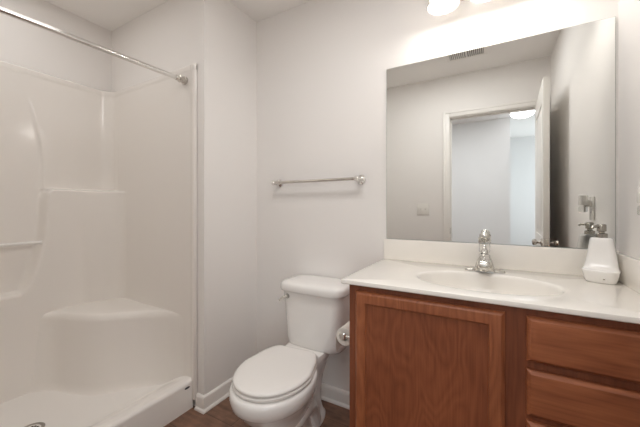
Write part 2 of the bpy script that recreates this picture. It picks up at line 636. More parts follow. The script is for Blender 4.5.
def pan_z(x, y):
    zf = 0.068 + 0.018 * min(1.0, math.hypot(x - DRN.x, (y - DRN.y) * 0.9) / 0.55)

    def cove(d, r):
        if d >= r:
            return 0.0
        d = max(d, 0.0)
        return r - math.sqrt(max(0.0, r * r - (r - d) ** 2))
    u = XT - x
    thr = 0.160 - 0.010 * sstep(0.0, 0.10, u)
    k = 1 - sstep(0.05, 0.25, u)
    zz = zf * (1 - k) + thr * k
    zz -= 0.020 - math.sqrt(max(0.0, 0.02 ** 2 - max(0.0, 0.02 - u) ** 2)) if u < 0.02 else 0.0
    zz += cove(x - (RX - 0.005), 0.06) + cove(YE + 0.006 - y, 0.05) * (1 - 0.55 * k) + cove(y - YN + 0.006, 0.05) * (1 - 0.55 * k)
    return zz


us = [0, 0.0015, 0.004, 0.008, 0.013, 0.020] + [0.02 + 0.008 * i for i in range(1, 24)]
xs = [XT - u for u in us]
x = xs[-1] - 0.03
while x > RX + 0.09: xs.append(x); x -= 0.03
for i in range(10): xs.append(RX + 0.085 - 0.088 * i / 9)
ys = [YE + 0.004 - 0.006 * i for i in range(11)]
y = ys[-1] - 0.03
while y > YN + 0.075: ys.append(y); y -= 0.03
ys += [YN - 0.004 + 0.006 * i for i in range(10, -1, -1)]
rings = [[Vector((XT, y, 0.0)) for y in ys]]
for x in xs:
    rings.append([Vector((x, y, pan_z(x, y))) for y in ys])
mb = MB(); mb.loft(rings, (False, False), closed=False)
pan = mb.build('base', M_PAN, stall, angle=60)
pan['label'] = 'low base with raised front threshold'
mb = MB().tube([(XT + 0.0015, YE - 0.030, 0.136), (XT + 0.0015, YE - 0.036, 0.136)], 0.001, 8)
mb = MB().lathe([(0.011, -0.0005), (0.011, 0.0012), (0.009, 0.0016)], (XT, YE - 0.034, 0.131), (1, 0, 0), 24, sx=0.55, sy=1.5)
mb.build('badge', mat('dark_badge', (0.06, 0.06, 0.07), 0.35), pan)['label'] = 'tiny dark oval badge on the threshold'

# corner seat
N = 44
P = catmull([(-2.372, -1.00, 0), (-2.352, -0.90, 0), (-2.285, -0.825, 0), (-2.15, -0.775, 0), (-2.02, -0.715, 0), (-1.92, -0.620, 0), (-1.855, -0.555, 0), (-1.79, -0.505, 0), (-1.72, -0.474, 0), (-1.64, -0.461, 0), (-1.57, -0.455, 0)], N)
corner = [(-2.378, -1.00, 0), (-2.380, -0.85, 0), (-2.385, -0.70, 0), (-2.395, -0.52, 0), (-2.35, -0.46, 0), (-2.15, -0.452, 0), (-1.92, -0.452, 0), (-1.57, -0.452, 0)]
Wp = catmull(corner, N)
rings = []
for k in range(N):
    p, wv = P[k], Wp[k]
    e = sstep(0, 0.14, k / (N - 1)) * sstep(0, 0.16, 1 - k / (N - 1))
    d = (p - wv)
    L = d.length
    d = d / L if L > 1e-5 else Vector((0, 0, 0))
    zt = 0.524
    rw = min(0.05, L * 0.3)
    rf = min(0.045, L * 0.4)
    ring = []
    # cove from the wall
    for i in range(7):
        a = i / 6 * pi / 2
        ring.append(wv + d * (rw * (1 - cos(a))) + Vector((0, 0, zt + 0.05 - 0.05 * sin(a))))
    for i in range(1, 6):
        ring.append(wv + d * (rw + (L - rf - rw) * i / 6) + Vector((0, 0, zt - 0.004 * i / 6)))
    for i in range(9):
        a = i / 8 * pi / 2
        ring.append(wv + d * (L - rf + rf * sin(a)) + Vector((0, 0, zt - 0.005 - 0.045 * (1 - cos(a)))))
    for i in range(1, 7):
        ring.append(p + d * (0.03 * i / 7) * e + Vector((0, 0, zt - 0.05 - (zt - 0.05 - 0.125) * i / 6)))
    for i in range(1, 7):
        a = i / 6 * pi / 2
        ring.append(p + d * (0.026 + 0.05 * (1 - cos(a))) * e + Vector((0, 0, 0.125 - 0.055 * sin(a))))
    rings.append(ring)
mb = MB(); mb.loft(rings, (False, False), closed=False)
sb = mb.build('corner_seat', M_FIBER, stall, angle=60)
sb['label'] = 'moulded corner seat with curved front'

# niche bar
yb0, yb1 = YC - 0.170, YC + 0.170
mb = MB().tube([(RX + 0.042, yb0, 0.945), (RX + 0.042, yb1, 0.945)], 0.0095, 14)
for yy, s in ((yb0, 1), (yb1, -1)):
    mb.lathe([(0.013, 0), (0.013, 0.006), (0.010, 0.008)], (RX + 0.042, yy - s * 0.001, 0.945), (0, s, 0), 16)
mb.build('washcloth_bar', M_CERAMIC, stall)['label'] = 'slim white bar across the niche'
# drain
dz = pan_z(DRN.x, DRN.y)
mb = MB().lathe([(0.054, dz - 0.004), (0.054, dz + 0.002), (0.050, dz + 0.004), (0.040, dz + 0.0035), (0.039, dz + 0.001), (0.002, dz + 0.001)], (DRN.x, DRN.y, 0), (0, 0, 1), 36)
dr = mb.build('drain', M_DRAIN, stall)
dr['label'] = 'round metal drain strainer'
mb = MB()
for rr, n in ((0.012, 6), (0.027, 12)):
    for i in range(n):
        a = 2 * pi * i / n
        mb.lathe([(0.0042, dz + 0.001), (0.0042, dz + 0.0018)], (DRN.x + rr * cos(a), DRN.y + rr * sin(a), 0), (0, 0, 1), 10)
mb.build('strainer_holes', M_DARK, dr)

# curtain rod
ra, rb_ = Vector((-1.566, YE + 0.012 - 0.0165, 1.897)), Vector((-1.566, YN - 0.012 + 0.0165, 1.868))
ra.y, rb_.y = YE - 0.001, YN + 0.001
rod = thing('shower_curtain_rod', 'bare chrome tension rod across the shower opening', 'curtain rod', (ra + rb_) / 2)
dirv = (rb_ - ra).normalized()
MB().tube([ra + dirv * 0.02, ra.lerp(rb_, 0.5) + dirv * 0.0], 0.0125, 20).build('rod', M_CHROME, rod)
MB().tube([ra.lerp(rb_, 0.5) - dirv * 0.01, rb_ - dirv * 0.02], 0.0108, 20).build('rod', M_CHROME, rod)
for p, s in ((ra, 1), (rb_, -1)):
    MB().lathe([(0.024, 0.0), (0.024, 0.008), (0.019, 0.011), (0.0165, 0.013), (0.0165, 0.030), (0.020, 0.032), (0.020, 0.038), (0.0145, 0.040), (0.0145, 0.058), (0.012, 0.062)],
               p, dirv * s, 28).build('end_cap', M_NICKEL, rod)['label'] = 'flanged metal end cap'

# ================================================================== TOILET
TX = -0.872
toilet = thing('toilet', 'white two-piece toilet with closed round lid', 'toilet', (TX, -0.38, 0))


TXB, TURN = -0.885, R(6.5)


def bp(x, v, z):
    """bowl frame: x across from its axis, v distance from the back wall"""
    return Vector((TXB + x * cos(TURN) + (v - 0.3) * sin(TURN), -(0.3 + (v - 0.3) * cos(TURN) - x * sin(TURN)), z))


def oval(vb, vf, hw, z, n=56, vc=None, eb=2.6, taper=0.0):
    """plan outline; v is the distance from the back wall"""
    vc = vc if vc is not None else vb + (vf - vb) * 0.52
    ring = []
    for i in range(n):
        a = 2 * pi * i / n
        c, s = cos(a), sin(a)
        if c >= 0:
            e = 2.08
            rx = abs(s) ** (2 / e) * (1 if s >= 0 else -1); ry = abs(c) ** (2 / e)
            ring.append(bp(hw * rx, vc + (vf - vc) * ry, z))
        else:
            rx = abs(s) ** (2 / eb) * (1 if s >= 0 else -1); ry = abs(c) ** (2 / eb)
            ring.append(bp(hw * rx * (1 - taper * ry ** 1.7), vc - (vc - vb) * ry, z))
    return ring


def bowl_rings():
    secs = [  # z, vb, vf, hw, taper
        (0.0, 0.215, 0.615, 0.118, 0.05), (0.020, 0.215, 0.615, 0.118, 0.05), (0.034, 0.225, 0.603, 0.109, 0.05), (0.06, 0.23, 0.585, 0.100, 0.05),
        (0.11, 0.235, 0.575, 0.097, 0.05), (0.16, 0.24, 0.590, 0.103, 0.05), (0.20, 0.245, 0.625, 0.118, 0.08), (0.24, 0.25, 0.655, 0.136, 0.12),
        (0.275, 0.25, 0.690, 0.154, 0.2), (0.305, 0.25, 0.712, 0.166, 0.25), (0.315, 0.25, 0.720, 0.171, 0.28), (0.322, 0.25, 0.727, 0.177, 0.3), (0.345, 0.25, 0.732, 0.182, 0.33), (0.368, 0.25, 0.732, 0.183, 0.35),
        (0.379, 0.25, 0.728, 0.180, 0.35), (0.384, 0.253, 0.720, 0.173, 0.35)]
    return [oval(vb, vf, hw, z, taper=tp) for z, vb, vf, hw, tp in secs]


mb = MB()
mb.loft(bowl_rings())
# rear pedestal with trapway bulges
prings = []
for z, v0, v1, hw in ((0.0, 0.10, 0.36, 0.105), (0.020, 0.10, 0.36, 0.105), (0.034, 0.11, 0.36, 0.094), (0.08, 0.12, 0.37, 0.085), (0.16, 0.12, 0.38, 0.086), (0.24, 0.10, 0.38, 0.092), (0.30, 0.07, 0.38, 0.105), (0.335, 0.045, 0.37, 0.118), (0.365, 0.04, 0.36, 0.122), (0.376, 0.045, 0.35, 0.117)):
    prings.append(oval(v0, v1, hw, z, vc=v0 + 0.14, eb=4.0))
mb.loft(prings)
for s in (-1, 1):
    mb.tube([bp(s * 0.062, 0.52, 0.15), bp(s * 0.078, 0.46, 0.175), bp(s * 0.082, 0.40, 0.19), bp(s * 0.080, 0.33, 0.17), bp(s * 0.074, 0.28, 0.11), bp(s * 0.072, 0.25, 0.04)],
            [0.03, 0.042, 0.047, 0.045, 0.043, 0.043], 18)
bowl = mb.build('bowl', M_PORC, toilet, angle=50)
for s in (-1, 1):
    MB().lathe([(0.013, 0.0), (0.013, 0.006), (0.010, 0.013), (0.002, 0.016)], bp(s * 0.096, 0.30, 0.026), (0, 0, 1), 18).build('bolt_cap', M_PORC, bowl)

# seat ring (closed under the lid) and lid
SV0, SV1 = 0.300, 0.715


def seat_o(z, grow, v0=SV0):
    return oval(v0 - grow * 0.3, SV1 + grow, 0.174 + grow, z, n=160, vc=0.495, eb=12.0, taper=0.33)


mb = MB()
mb.loft([seat_o(0.3855, -0.008), seat_o(0.388, -0.002), seat_o(0.394, 0.001), seat_o(0.400, 0.0), seat_o(0.4035, -0.006)])
seat = mb.build('seat', M_SEAT, toilet, angle=50)
mb = MB()
mb.loft([seat_o(0.4055, -0.010), seat_o(0.4075, -0.003), seat_o(0.413, -0.001), seat_o(0.418, -0.003), seat_o(0.4225, -0.010), seat_o(0.4250, -0.022), seat_o(0.4268, -0.05), seat_o(0.4275, -0.09), seat_o(0.4278, -0.13)])
lid = mb.build('seat_lid', M_SEAT, toilet, angle=50)
for s in (-1, 1):
    MB().box(TX + s * 0.075 - 0.022, TX + s * 0.075 + 0.022, -0.300, -0.268, 0.3765, 0.400, 0.005, 3).build('hinge', M_SEAT, toilet)


def rrect(cx, cy, hx, hy, r, z, n=8, bow=0.0):
    pts = []
    for sx, sy, a0 in ((1, 1, 0), (-1, 1, 90), (-1, -1, 180), (1, -1, 270)):
        for i in range(n + 1):
            a = R(a0 + 90 * i / n)
            x = sx * (hx - r) + r * cos(a)
            y = sy * (hy - r) + r * sin(a)
            if y < 0 and bow:
                y -= bow * (1 - (x / hx) ** 2)
            pts.append(Vector((cx + x, cy + y, z)))
        if bow and sy == -1 and sx == -1:
            for i in range(1, 12):
                x = -(hx - r) + 2 * (hx - r) * i / 12
                pts.append(Vector((cx + x, cy - hy - bow * (1 - (x / hx) ** 2), z)))
        elif bow and sy == 1 and sx == 1:
            for i in range(1, 12):
                x = (hx - r) - 2 * (hx - r) * i / 12
                pts.append(Vector((cx + x, cy + hy, z)))
    return pts


TB = 0.018    # gap between tank and wall


def tank_ring(z, hx, depth, r, bow=0.012):
    return rrect(TX, -(TB + depth / 2), hx, depth / 2, r, z, 8, bow)


mb = MB()
mb.loft([tank_ring(0.367, 0.130, 0.125, 0.04), tank_ring(0.368, 0.152, 0.150, 0.05), tank_ring(0.373, 0.165, 0.162, 0.055), tank_ring(0.384, 0.172, 0.168, 0.056), tank_ring(0.41, 0.175, 0.171, 0.056),
         tank_ring(0.50, 0.181, 0.175, 0.054), tank_ring(0.60, 0.186, 0.178, 0.052), tank_ring(0.683, 0.193, 0.184, 0.05)])
tank = mb.build('tank', M_PORC, toilet, angle=50)
mb = MB()
mb.loft([tank_ring(0.680, 0.196, 0.190, 0.05), tank_ring(0.682, 0.201, 0.198, 0.054), tank_ring(0.690, 0.204, 0.202, 0.056), tank_ring(0.712, 0.2035, 0.2015, 0.056), tank_ring(0.722, 0.200, 0.198, 0.055), tank_ring(0.729, 0.193, 0.191, 0.052), tank_ring(0.7335, 0.181, 0.179, 0.047), tank_ring(0.7365, 0.155, 0.150, 0.04), tank_ring(0.738, 0.11, 0.10, 0.03), tank_ring(0.7385, 0.05, 0.04, 0.015, 0.002)])
mb.build('tank_lid', M_PORC, toilet, angle=50)
mb = MB()
lx, ly, lz = -1.010, -0.196, 0.652
mb.lathe([(0.017, -0.004), (0.017, 0.005), (0.013, 0.011), (0.010, 0.018), (0.010, 0.024)], (lx, ly, lz), (0, -1, 0), 24)
mb.tube([(lx + 0.002, ly - 0.018, lz), (lx - 0.012, ly - 0.026, lz - 0.005), (lx - 0.026, ly - 0.034, lz - 0.014), (lx - 0.038, ly - 0.040, lz - 0.024)], [(0.007, 0.007), (0.006, 0.008), (0.0055, 0.008), (0.004, 0.006)], 14)
mb.build('flush_lever', M_FAUCET, toilet)['label'] = 'chrome flush lever'

# ================================================================== VANITY CABINET
CX0, CX1 = -0.484, XR - 0.001
YFF = -0.525                              # face frame front
CT = 0.858                                # cabinet top
van = thing('vanity_cabinet', 'reddish brown cherry wood vanity cabinet with one door and drawers', 'cabinet', ((CX0 + CX1) / 2, -0.27, 0))
mb = MB()
mb.box(CX0, CX0 + 0.016, YFF + 0.019, -0.001, 0.0, CT)
mb.box(CX1 - 0.016, CX1, YFF + 0.019, -0.001, 0.0, CT)
mb.box(CX0 + 0.016, CX1 - 0.016, YFF + 0.019, -0.001, 0.09, 0.106)
mb.box(CX0 + 0.016, CX1 - 0.016, -0.010, -0.001, 0.106, CT)
mb.box(0.05, 0.066, YFF + 0.019, -0.010, 0.106, 0.70)
mb.build('carcass', M_WOODV, van)
mb = MB().box(CX0 + 0.016, CX1 - 0.016, -0.462, -0.445, 0.0, 0.09)
mb.build('toe_kick', M_WOODF, van)
DRX0, DRX1 = 0.087, 0.405
mb = MB()
mb.box(CX0, CX0 + 0.04, YFF, YFF + 0.019, 0.09, CT, 0.001, 1)
mb.box(0.030, 0.092, YFF + 0.0003, YFF + 0.019, 0.09, CT - 0.001)
mb.box(CX1 - 0.04, CX1, YFF, YFF + 0.019, 0.09, CT, 0.001, 1)
for za, zb in ((0.09, 0.13), (0.822, CT)):
    mb.box(CX0 + 0.04, CX1 - 0.04, YFF + 0.0006, YFF + 0.0185, za, zb)
for za, zb in ((0.690, 0.708), (0.530, 0.552)):
    mb.box(0.09, CX1 - 0.038, YFF + 0.0006, YFF + 0.0185, za - 0.012, zb + 0.006)
mb.build('face_frame', M_WOODF, van)
# door: bevelled frame with recessed flat panel
YD = YFF - 0.0005
X0, X1, Z0, Z1 = -0.4555, 0.033, 0.115, 0.8365
mb = MB()
rings = []
for ins, y in ((0.0, YD), (0.0, YD - 0.009), (0.002, YD - 0.012), (0.010, YD - 0.0185), (0.012, YD - 0.019), (0.0405, YD - 0.019), (0.0425, YD - 0.0175), (0.0435, YD - 0.011), (0.045, YD - 0.0105), (0.06, YD - 0.0105)):
    rings.append([Vector(p) for p in ((X0 + ins, y, Z0 + ins), (X1 - ins, y, Z0 + ins), (X1 - ins, y, Z1 - ins), (X0 + ins, y, Z1 - ins))])
mb.loft(rings, (True, False))
door = mb.build('door', M_WOODV, van, angle=20)
mb = MB().box(X0 + 0.046, X1 - 0.046, YD - 0.0112, YD - 0.004, Z0 + 0.046, Z1 - 0.046)
mb.build('panel', M_WOODP, door)['label'] = 'recessed flat door panel'
# drawers
for za, zb in ((0.704, 0.8345), (0.5465, 0.6795), (0.115, 0.529)):
    mb = MB()
    rings = []
    for ins, y in ((0.0, YD), (0.0, YD - 0.009), (0.002, YD - 0.012), (0.010, YD - 0.0185), (0.012, YD - 0.019), (0.03, YD - 0.019)):
        rings.append([Vector(p) for p in ((DRX0 + ins, y, za + ins), (DRX1 - ins, y, za + ins), (DRX1 - ins, y, zb - ins), (DRX0 + ins, y, zb - ins))])
    mb.loft(rings)
    mb.build('drawer', M_WOODH, van, angle=20)

# ================================================================== COUNTER WITH MOULDED BASIN
X0, X1, Y0, Y1 = -0.510, XR - 0.001, -0.5486, -0.001
ct = thing('vanity_countertop', 'cream cultured marble vanity top with moulded oval basin', 'countertop', ((X0 + X1) / 2, (Y0 + Y1) / 2, HC - 0.018))
SXc, SYc, SA, SB = -0.030, -0.312, 0.236, 0.156
angs = [2 * pi * i / 128 for i in range(128)]
for cx_, cy_ in ((X0, Y0), (X1, Y0), (X1, Y1), (X0, Y1)):
    angs.append(math.atan2(cy_ - SYc, cx_ - SXc) % (2 * pi))
angs.sort()


def rect_ring(ins, z):
    ring = []
    a0, a1, b0, b1 = X0 + ins, X1 - ins, Y0 + ins, Y1 - ins
    for a in angs:
        c, s = cos(a), sin(a)
        # map by the un-inset rectangle then pull in
        t = min(((X1 - SXc) / c) if c > 1e-9 else 1e9, ((X0 - SXc) / c) if c < -1e-9 else 1e9, ((Y1 - SYc) / s) if s > 1e-9 else 1e9, ((Y0 - SYc) / s) if s < -1e-9 else 1e9)
        x, y = SXc + t * c, SYc + t * s
        ring.append(Vector((min(max(x, a0), a1), min(max(y, b0), b1), z)))
    return ring


def ell_ring(k, z, dy=0.0):
    ring = []
    for a in angs:
        c, s = cos(a), sin(a)
        t = 1 / math.sqrt((c / SA) ** 2 + (s / SB) ** 2)
        ring.append(Vector((SXc + k * t * c, SYc + k * t * s + dy, z)))
    return ring


rings = [rect_ring(0.004, HC - 0.0175), rect_ring(0.0, HC - 0.0145), rect_ring(0.0, HC - 0.005), rect_ring(0.0015, HC - 0.0015), rect_ring(0.005, HC)]
rings += [ell_ring(1.10, HC), ell_ring(1.045, HC - 0.0005), ell_ring(1.02, HC - 0.002), ell_ring(1.0, HC - 0.006), ell_ring(0.985, HC - 0.014), ell_ring(0.96, HC - 0.032), ell_ring(0.92, HC - 0.055), ell_ring(0.84, HC - 0.085),
          ell_ring(0.70, HC - 0.110), ell_ring(0.50, HC - 0.126, 0.006), ell_ring(0.30, HC - 0.133, 0.012), ell_ring(0.13, HC - 0.137, 0.016)]
mb = MB(); mb.loft(rings, (False, True))
# underside round the bowl
mb.loft([rect_ring(0.004, HC - 0.0175), ell_ring(1.06, HC - 0.0178)], (False, False))
slab_o = mb.build('counter_slab', M_COUNTER, ct, angle=40)
slab_o['label'] = 'counter slab with moulded oval basin'
bsz = HC + 0.1085
MB().box(X0, X1, -0.019, -0.001, HC - 0.001, bsz, 0.004, 3).build('backsplash', M_COUNTER, ct)['label'] = 'low backsplash under the mirror'
MB().box(X1 - 0.018, X1, Y0 + 0.004, -0.019, HC - 0.001, bsz - 0.004, 0.004, 3).build('side_splash', M_COUNTER, ct)['label'] = 'low side splash along right wall'
dz = HC - 0.137
mb = MB().lathe([(0.026, dz - 0.001), (0.028, dz + 0.002), (0.024, dz + 0.004), (0.020, dz + 0.003), (0.0195, dz + 0.006), (0.014, dz + 0.009), (0.002, dz + 0.010)], (SXc, SYc + 0.016, 0), (0, 0, 1), 28)
mb.build('basin_drain', M_CHROME, ct)['label'] = 'chrome basin drain'

# ================================================================== FAUCET
FX, FY = -0.030, -0.105
fau = thing('faucet', 'chrome single-handle basin faucet with clear knob', 'faucet', (FX, FY, HC))
# base plate with flared wings
rings = []
for i in range(33):
    t = i / 32 * 2 - 1
    x = t * 0.078
    hy = 0.008 + 0.021 * (1 - abs(t) ** 2.2) if abs(t) < 1 else 0.004
    hy = 0.027 * math.sqrt(max(0.02, 1 - abs(t) ** 3.5))
    top = 0.008 + 0.022 * math.exp(-(abs(t) / 0.42) ** 2.6) + 0.004 * (1 - abs(t))
    ring = []
    for k in range(20):
        a = 2 * pi * k / 20
        yy = cos(a) * hy
        zz = sin(a)
        ring.append(Vector((FX + x, FY + yy, HC + (top * max(0, zz) ** 0.6 if zz > 0 else 0.0002))))
    rings.append(ring)
MB().loft(rings).build('base_plate', M_FAUCET, fau, angle=60)
# body and spout
mb = MB()
mb.loft([rrect(FX, FY - 0.006, 0.042, 0.029, 0.016, HC + 0.004, 6), rrect(FX, FY - 0.008, 0.039, 0.030, 0.016, HC + 0.014, 6), rrect(FX, FY - 0.008, 0.034, 0.029, 0.016, HC + 0.032, 6), rrect(FX, FY - 0.005, 0.029, 0.026, 0.017, HC + 0.050, 6), rrect(FX, FY, 0.0235, 0.0235, 0.0225, HC + 0.062, 6), rrect(FX, FY, 0.022, 0.022, 0.0218, HC + 0.072, 6), rrect(FX, FY, 0.014, 0.014, 0.0139, HC + 0.078, 6)])
mb.build('body', M_FAUCET, fau, angle=60)
rings = []
for (dy, zc_, hx, hz) in ((0.0, 0.028, 0.032, 0.022), (-0.030, 0.034, 0.030, 0.021), (-0.060, 0.041, 0.027, 0.019), (-0.085, 0.044, 0.0245, 0.017), (-0.102, 0.042, 0.0225, 0.0155), (-0.112, 0.039, 0.020, 0.013), (-0.115, 0.038, 0.015, 0.009)):
    ring = []
    for k in range(24):
        a = 2 * pi * k / 24
        c, q = cos(a), sin(a)
        ring.append(Vector((FX + hx * abs(c) ** 0.7 * (1 if c > 0 else -1), FY + dy, HC + zc_ + hz * abs(q) ** 0.7 * (1 if q > 0 else -1))))
    rings.append(ring)
mb = MB().loft(rings)
mb.lathe([(0.011, 0.0), (0.011, 0.012)], (FX, FY - 0.098, HC + 0.019), (0, 0, 1), 20)
mb.build('spout', M_FAUCET, fau, angle=60)
# clear handle
mb = MB().lathe([(0.016, 0.080), (0.0215, 0.083), (0.0235, 0.090), (0.0240, 0.11), (0.0245, 0.136), (0.0235, 0.144), (0.018, 0.148)], (FX, FY, HC), (0, 0, 1), 12)
kn = mb.build('handle', M_ACRYL, fau, angle=25)
kn['label'] = 'clear faceted knob'
MB().lathe([(0.013, 0.0775), (0.013, 0.084), (0.010, 0.092), (0.006, 0.104), (0.005, 0.112), (0.002, 0.116)], (FX, FY, HC), (0, 0, 1), 18).build('stem', M_FAUCET, kn)
MB().lathe([(0.003, 0.124), (0.010, 0.130), (0.017, 0.139), (0.0205, 0.149), (0.0205, 0.155), (0.017, 0.163), (0.010, 0.168), (0.001, 0.1695)], (FX, FY, HC), (0, 0, 1), 24).build('cap', M_FAUCET, kn)
mb = MB().tube([(FX, FY + 0.036, HC + 0.0005), (FX, FY + 0.036, HC + 0.05)], 0.0025, 10)
mb.lathe([(0.003, 0.048), (0.006, 0.052), (0.006, 0.058), (0.002, 0.062)], (FX, FY + 0.036, HC), (0, 0, 1), 14)
mb.build('lift_rod', M_CHROME, fau)

# ================================================================== SOAP DISPENSER WITH SPONGE POCKET
SX, SY = 0.3555, -0.095
sd = thing('soap_dispenser', 'white ceramic soap dispenser with scooped front pocket and metal pump', 'soap dispenser', (SX, SY, HC))


def soap_ring(z, hw, front, back, r):
    return rrect(SX, SY - (front - back) / 2, hw, (front + back) / 2, min(r, hw * 0.98, (front + back) / 2 * 0.98), HC + z, 8)


rings = [soap_ring(0.0, 0.040, 0.046, 0.026, 0.026), soap_ring(0.003, 0.0435, 0.050, 0.029, 0.028), soap_ring(0.016, 0.047, 0.056, 0.031, 0.030), soap_ring(0.030, 0.0500, 0.060, 0.032, 0.031), soap_ring(0.042, 0.0520, 0.063, 0.032, 0.031), soap_ring(0.0455, 0.0522, 0.0632, 0.032, 0.031), soap_ring(0.0475, 0.0512, 0.0615, 0.0315, 0.030)]
# the scooped front sweeps up into the narrow top
rings += [soap_ring(0.0485, 0.0495, 0.054, 0.031, 0.028), soap_ring(0.051, 0.0490, 0.044, 0.031, 0.026), soap_ring(0.060, 0.0475, 0.034, 0.031, 0.024), soap_ring(0.080, 0.0445, 0.025, 0.031, 0.021), soap_ring(0.110, 0.0400, 0.019, 0.030, 0.019), soap_ring(0.140, 0.0355, 0.016, 0.0295, 0.018), soap_ring(0.157, 0.0330, 0.0145, 0.029, 0.017), soap_ring(0.162, 0.0305, 0.012, 0.027, 0.016), soap_ring(0.164, 0.0255, 0.008, 0.023, 0.012)]
MB().loft(rings).build('body', M_CERAMIC, sd, angle=50)
MB().lathe([(0.0020, -0.0004), (0.0020, 0.0005), (0.001, 0.0006)], (SX + 0.012, SY - 0.0566, HC + 0.0175), (0, -1, 0), 14, sx=1.6).build('emblem', M_PUMP, sd)['label'] = 'tiny grey maker mark'
PYc = SY + 0.008
mb = MB()
mb.lathe([(0.0175, 0.1635), (0.0175, 0.178), (0.015, 0.180), (0.009, 0.181), (0.009, 0.188)], (SX, PYc, HC), (0, 0, 1), 24)
mb.lathe([(0.0125, 0.187), (0.0140, 0.189), (0.0140, 0.211), (0.012, 0.214), (0.002, 0.215)], (SX, PYc, HC), (0, 0, 1), 24)
mb.tube([(SX, PYc, HC + 0.205), (SX - 0.010, PYc - 0.010, HC + 0.206), (SX - 0.021, PYc - 0.022, HC + 0.205), (SX - 0.025, PYc - 0.027, HC + 0.199)], [0.0065, 0.006, 0.005, 0.004], 12)
mb.build('pump', M_PUMP, sd)['label'] = 'metal pump head'
sd.rotation_euler = (0, 0, R(-18))

# ================================================================== WALL MIRROR
mb = MB().box(-0.4975, 0.4190, -0.0065, -0.0008, bsz + 0.001, 1.9012, 0.0015, 1)
mir = mb.build('wall_mirror', [M_MIRROR, M_MEDGE])
tag(mir, 'large frameless rectangular mirror above the vanity backsplash', 'mirror')
for p in mir.data.polygons:
    p.material_index = 0 if p.normal.y < -0.99 else 1

# ================================================================== TOWEL BAR
tb = thing('towel_bar', 'empty metal towel bar on the wall above the toilet', 'towel bar', (-0.938, 0, 1.312))
MB().tube([(-1.2235, -0.062, 1.312), (-0.652, -0.062, 1.312)], 0.0085, 18).build('bar', M_NICKEL, tb)
for xx in (-1.2235, -0.647):
    mb = MB().lathe([(0.027, -0.0005), (0.027, 0.005), (0.022, 0.010), (0.013, 0.016), (0.0105, 0.026), (0.0105, 0.044), (0.0145, 0.050), (0.0165, 0.060), (0.0155, 0.072), (0.010, 0.079), (0.001, 0.081)], (xx, 0, 1.312), (0, -1, 0), 28)
    mb.build('post', M_CHROME, tb)['label'] = 'chrome wall post'

# ================================================================== TOILET PAPER HOLDER AND ROLL
HZ = 0.600
tp = thing('toilet_paper_holder', 'chrome toilet paper holder on the vanity side', 'toilet paper holder', (CX0, -0.36, HZ))
for yy in (-0.425, -0.295):
    mb = MB().lathe([(0.021, -0.0002), (0.021, 0.005), (0.012, 0.010), (0.008, 0.018), (0.008, 0.060), (0.012, 0.064)], (CX0, yy, HZ), (-1, 0, 0), 22)
    mb.lathe([(0.013, -0.008), (0.0165, -0.005), (0.0165, 0.005), (0.013, 0.008)], (CX0 - 0.076, yy, HZ), (0, 1, 0), 22)
    mb.build('post', M_CHROME, tp)
MB().tube([(CX0 - 0.076, -0.418, HZ), (CX0 - 0.076, -0.302, HZ)], 0.0085, 16).build('roller', M_PLASTIC, tp)
mb = MB()
rx, rz = CX0 - 0.076, HZ - 0.0095
ring_o = []
y0, y1 = -0.412, -0.308
rr0, rr1 = 0.0185, 0.038
mb.lathe([(rr0, 0.0), (rr1 - 0.001, 0.0), (rr1, 0.001), (rr1, y1 - y0 - 0.001), (rr1 - 0.001, y1 - y0), (rr0, y1 - y0), (rr0, 0.0)], (rx, y0, rz), (0, 1, 0), 40, (False, False))
pr = mb.build('toilet_paper_roll', M_PAPER)
tag(pr, 'partly used toilet paper roll on the chrome holder beside the vanity', 'toilet paper')
# hanging end of the sheet, torn at a slant
prg = []
for i in range(9):
    t = i / 8
    z = rz - 0.004 - 0.075 * t
    prg.append([Vector((rx - rr1 - 0.0004 - 0.002 * sin(t * 3), y0, z + 0.0)), Vector((rx - rr1 - 0.0004 - 0.002 * sin(t * 3), y1, z + 0.028 * t)),
                Vector((rx - rr1 - 0.0010 - 0.002 * sin(t * 3), y1, z + 0.028 * t)), Vector((rx - rr1 - 0.0010 - 0.002 * sin(t * 3), y0, z))])
MB().loft(prg).build('loose_sheet', M_PAPER, pr)

# ================================================================== OUTLET AND AIR FRESHENER ON THE RIGHT WALL
OY, OZ = -0.36, 1.148
ol = thing('wall_outlet', 'white duplex outlet on the right wall above the counter', 'outlet', (XR, OY, OZ))
MB().box(XR - 0.006, XR - 0.0002, OY - 0.036, OY + 0.036, OZ - 0.058, OZ + 0.058, 0.002, 2).build('cover_plate', M_PLASTIC, ol)
for dz_ in (-0.021, 0.021):
    so = MB().box(XR - 0.008, XR - 0.004, OY - 0.017, OY + 0.017, OZ + dz_ - 0.014, OZ + dz_ + 0.014, 0.0012, 2).build('socket', M_PLASTIC, ol)
    mb = MB()
    for yy in (-0.006, 0.006):
        mb.box(XR - 0.0084, XR - 0.0075, OY + yy - 0.001, OY + yy + 0.001, OZ + dz_ - 0.002, OZ + dz_ + 0.006)
    mb.build('slots', M_DARK, so)
FZ = OZ + 0.026
af = thing('air_freshener', 'white plug-in air freshener with clear bottle on the right wall outlet', 'air freshener', (XR - 0.0085, OY, FZ))
mb = MB().lathe([(0.014, 0.0), (0.017, 0.004), (0.018, 0.012), (0.0165, 0.020), (0.011, 0.026)], (XR - 0.0085, OY, FZ), (-1, 0, 0), 26)
mb.build('plug', M_PLASTIC, af)
ox = XR - 0.037
mb = MB().lathe([(0.017, -0.008), (0.0185, -0.004), (0.0185, 0.030), (0.017, 0.038), (0.013, 0.042), (0.010, 0.0425), (0.009, 0.038), (0.002, 0.036)], (ox, OY, FZ), (0, 0, 1), 28, sy=1.25)
mb.build('warmer_cap', M_PLASTIC, af)
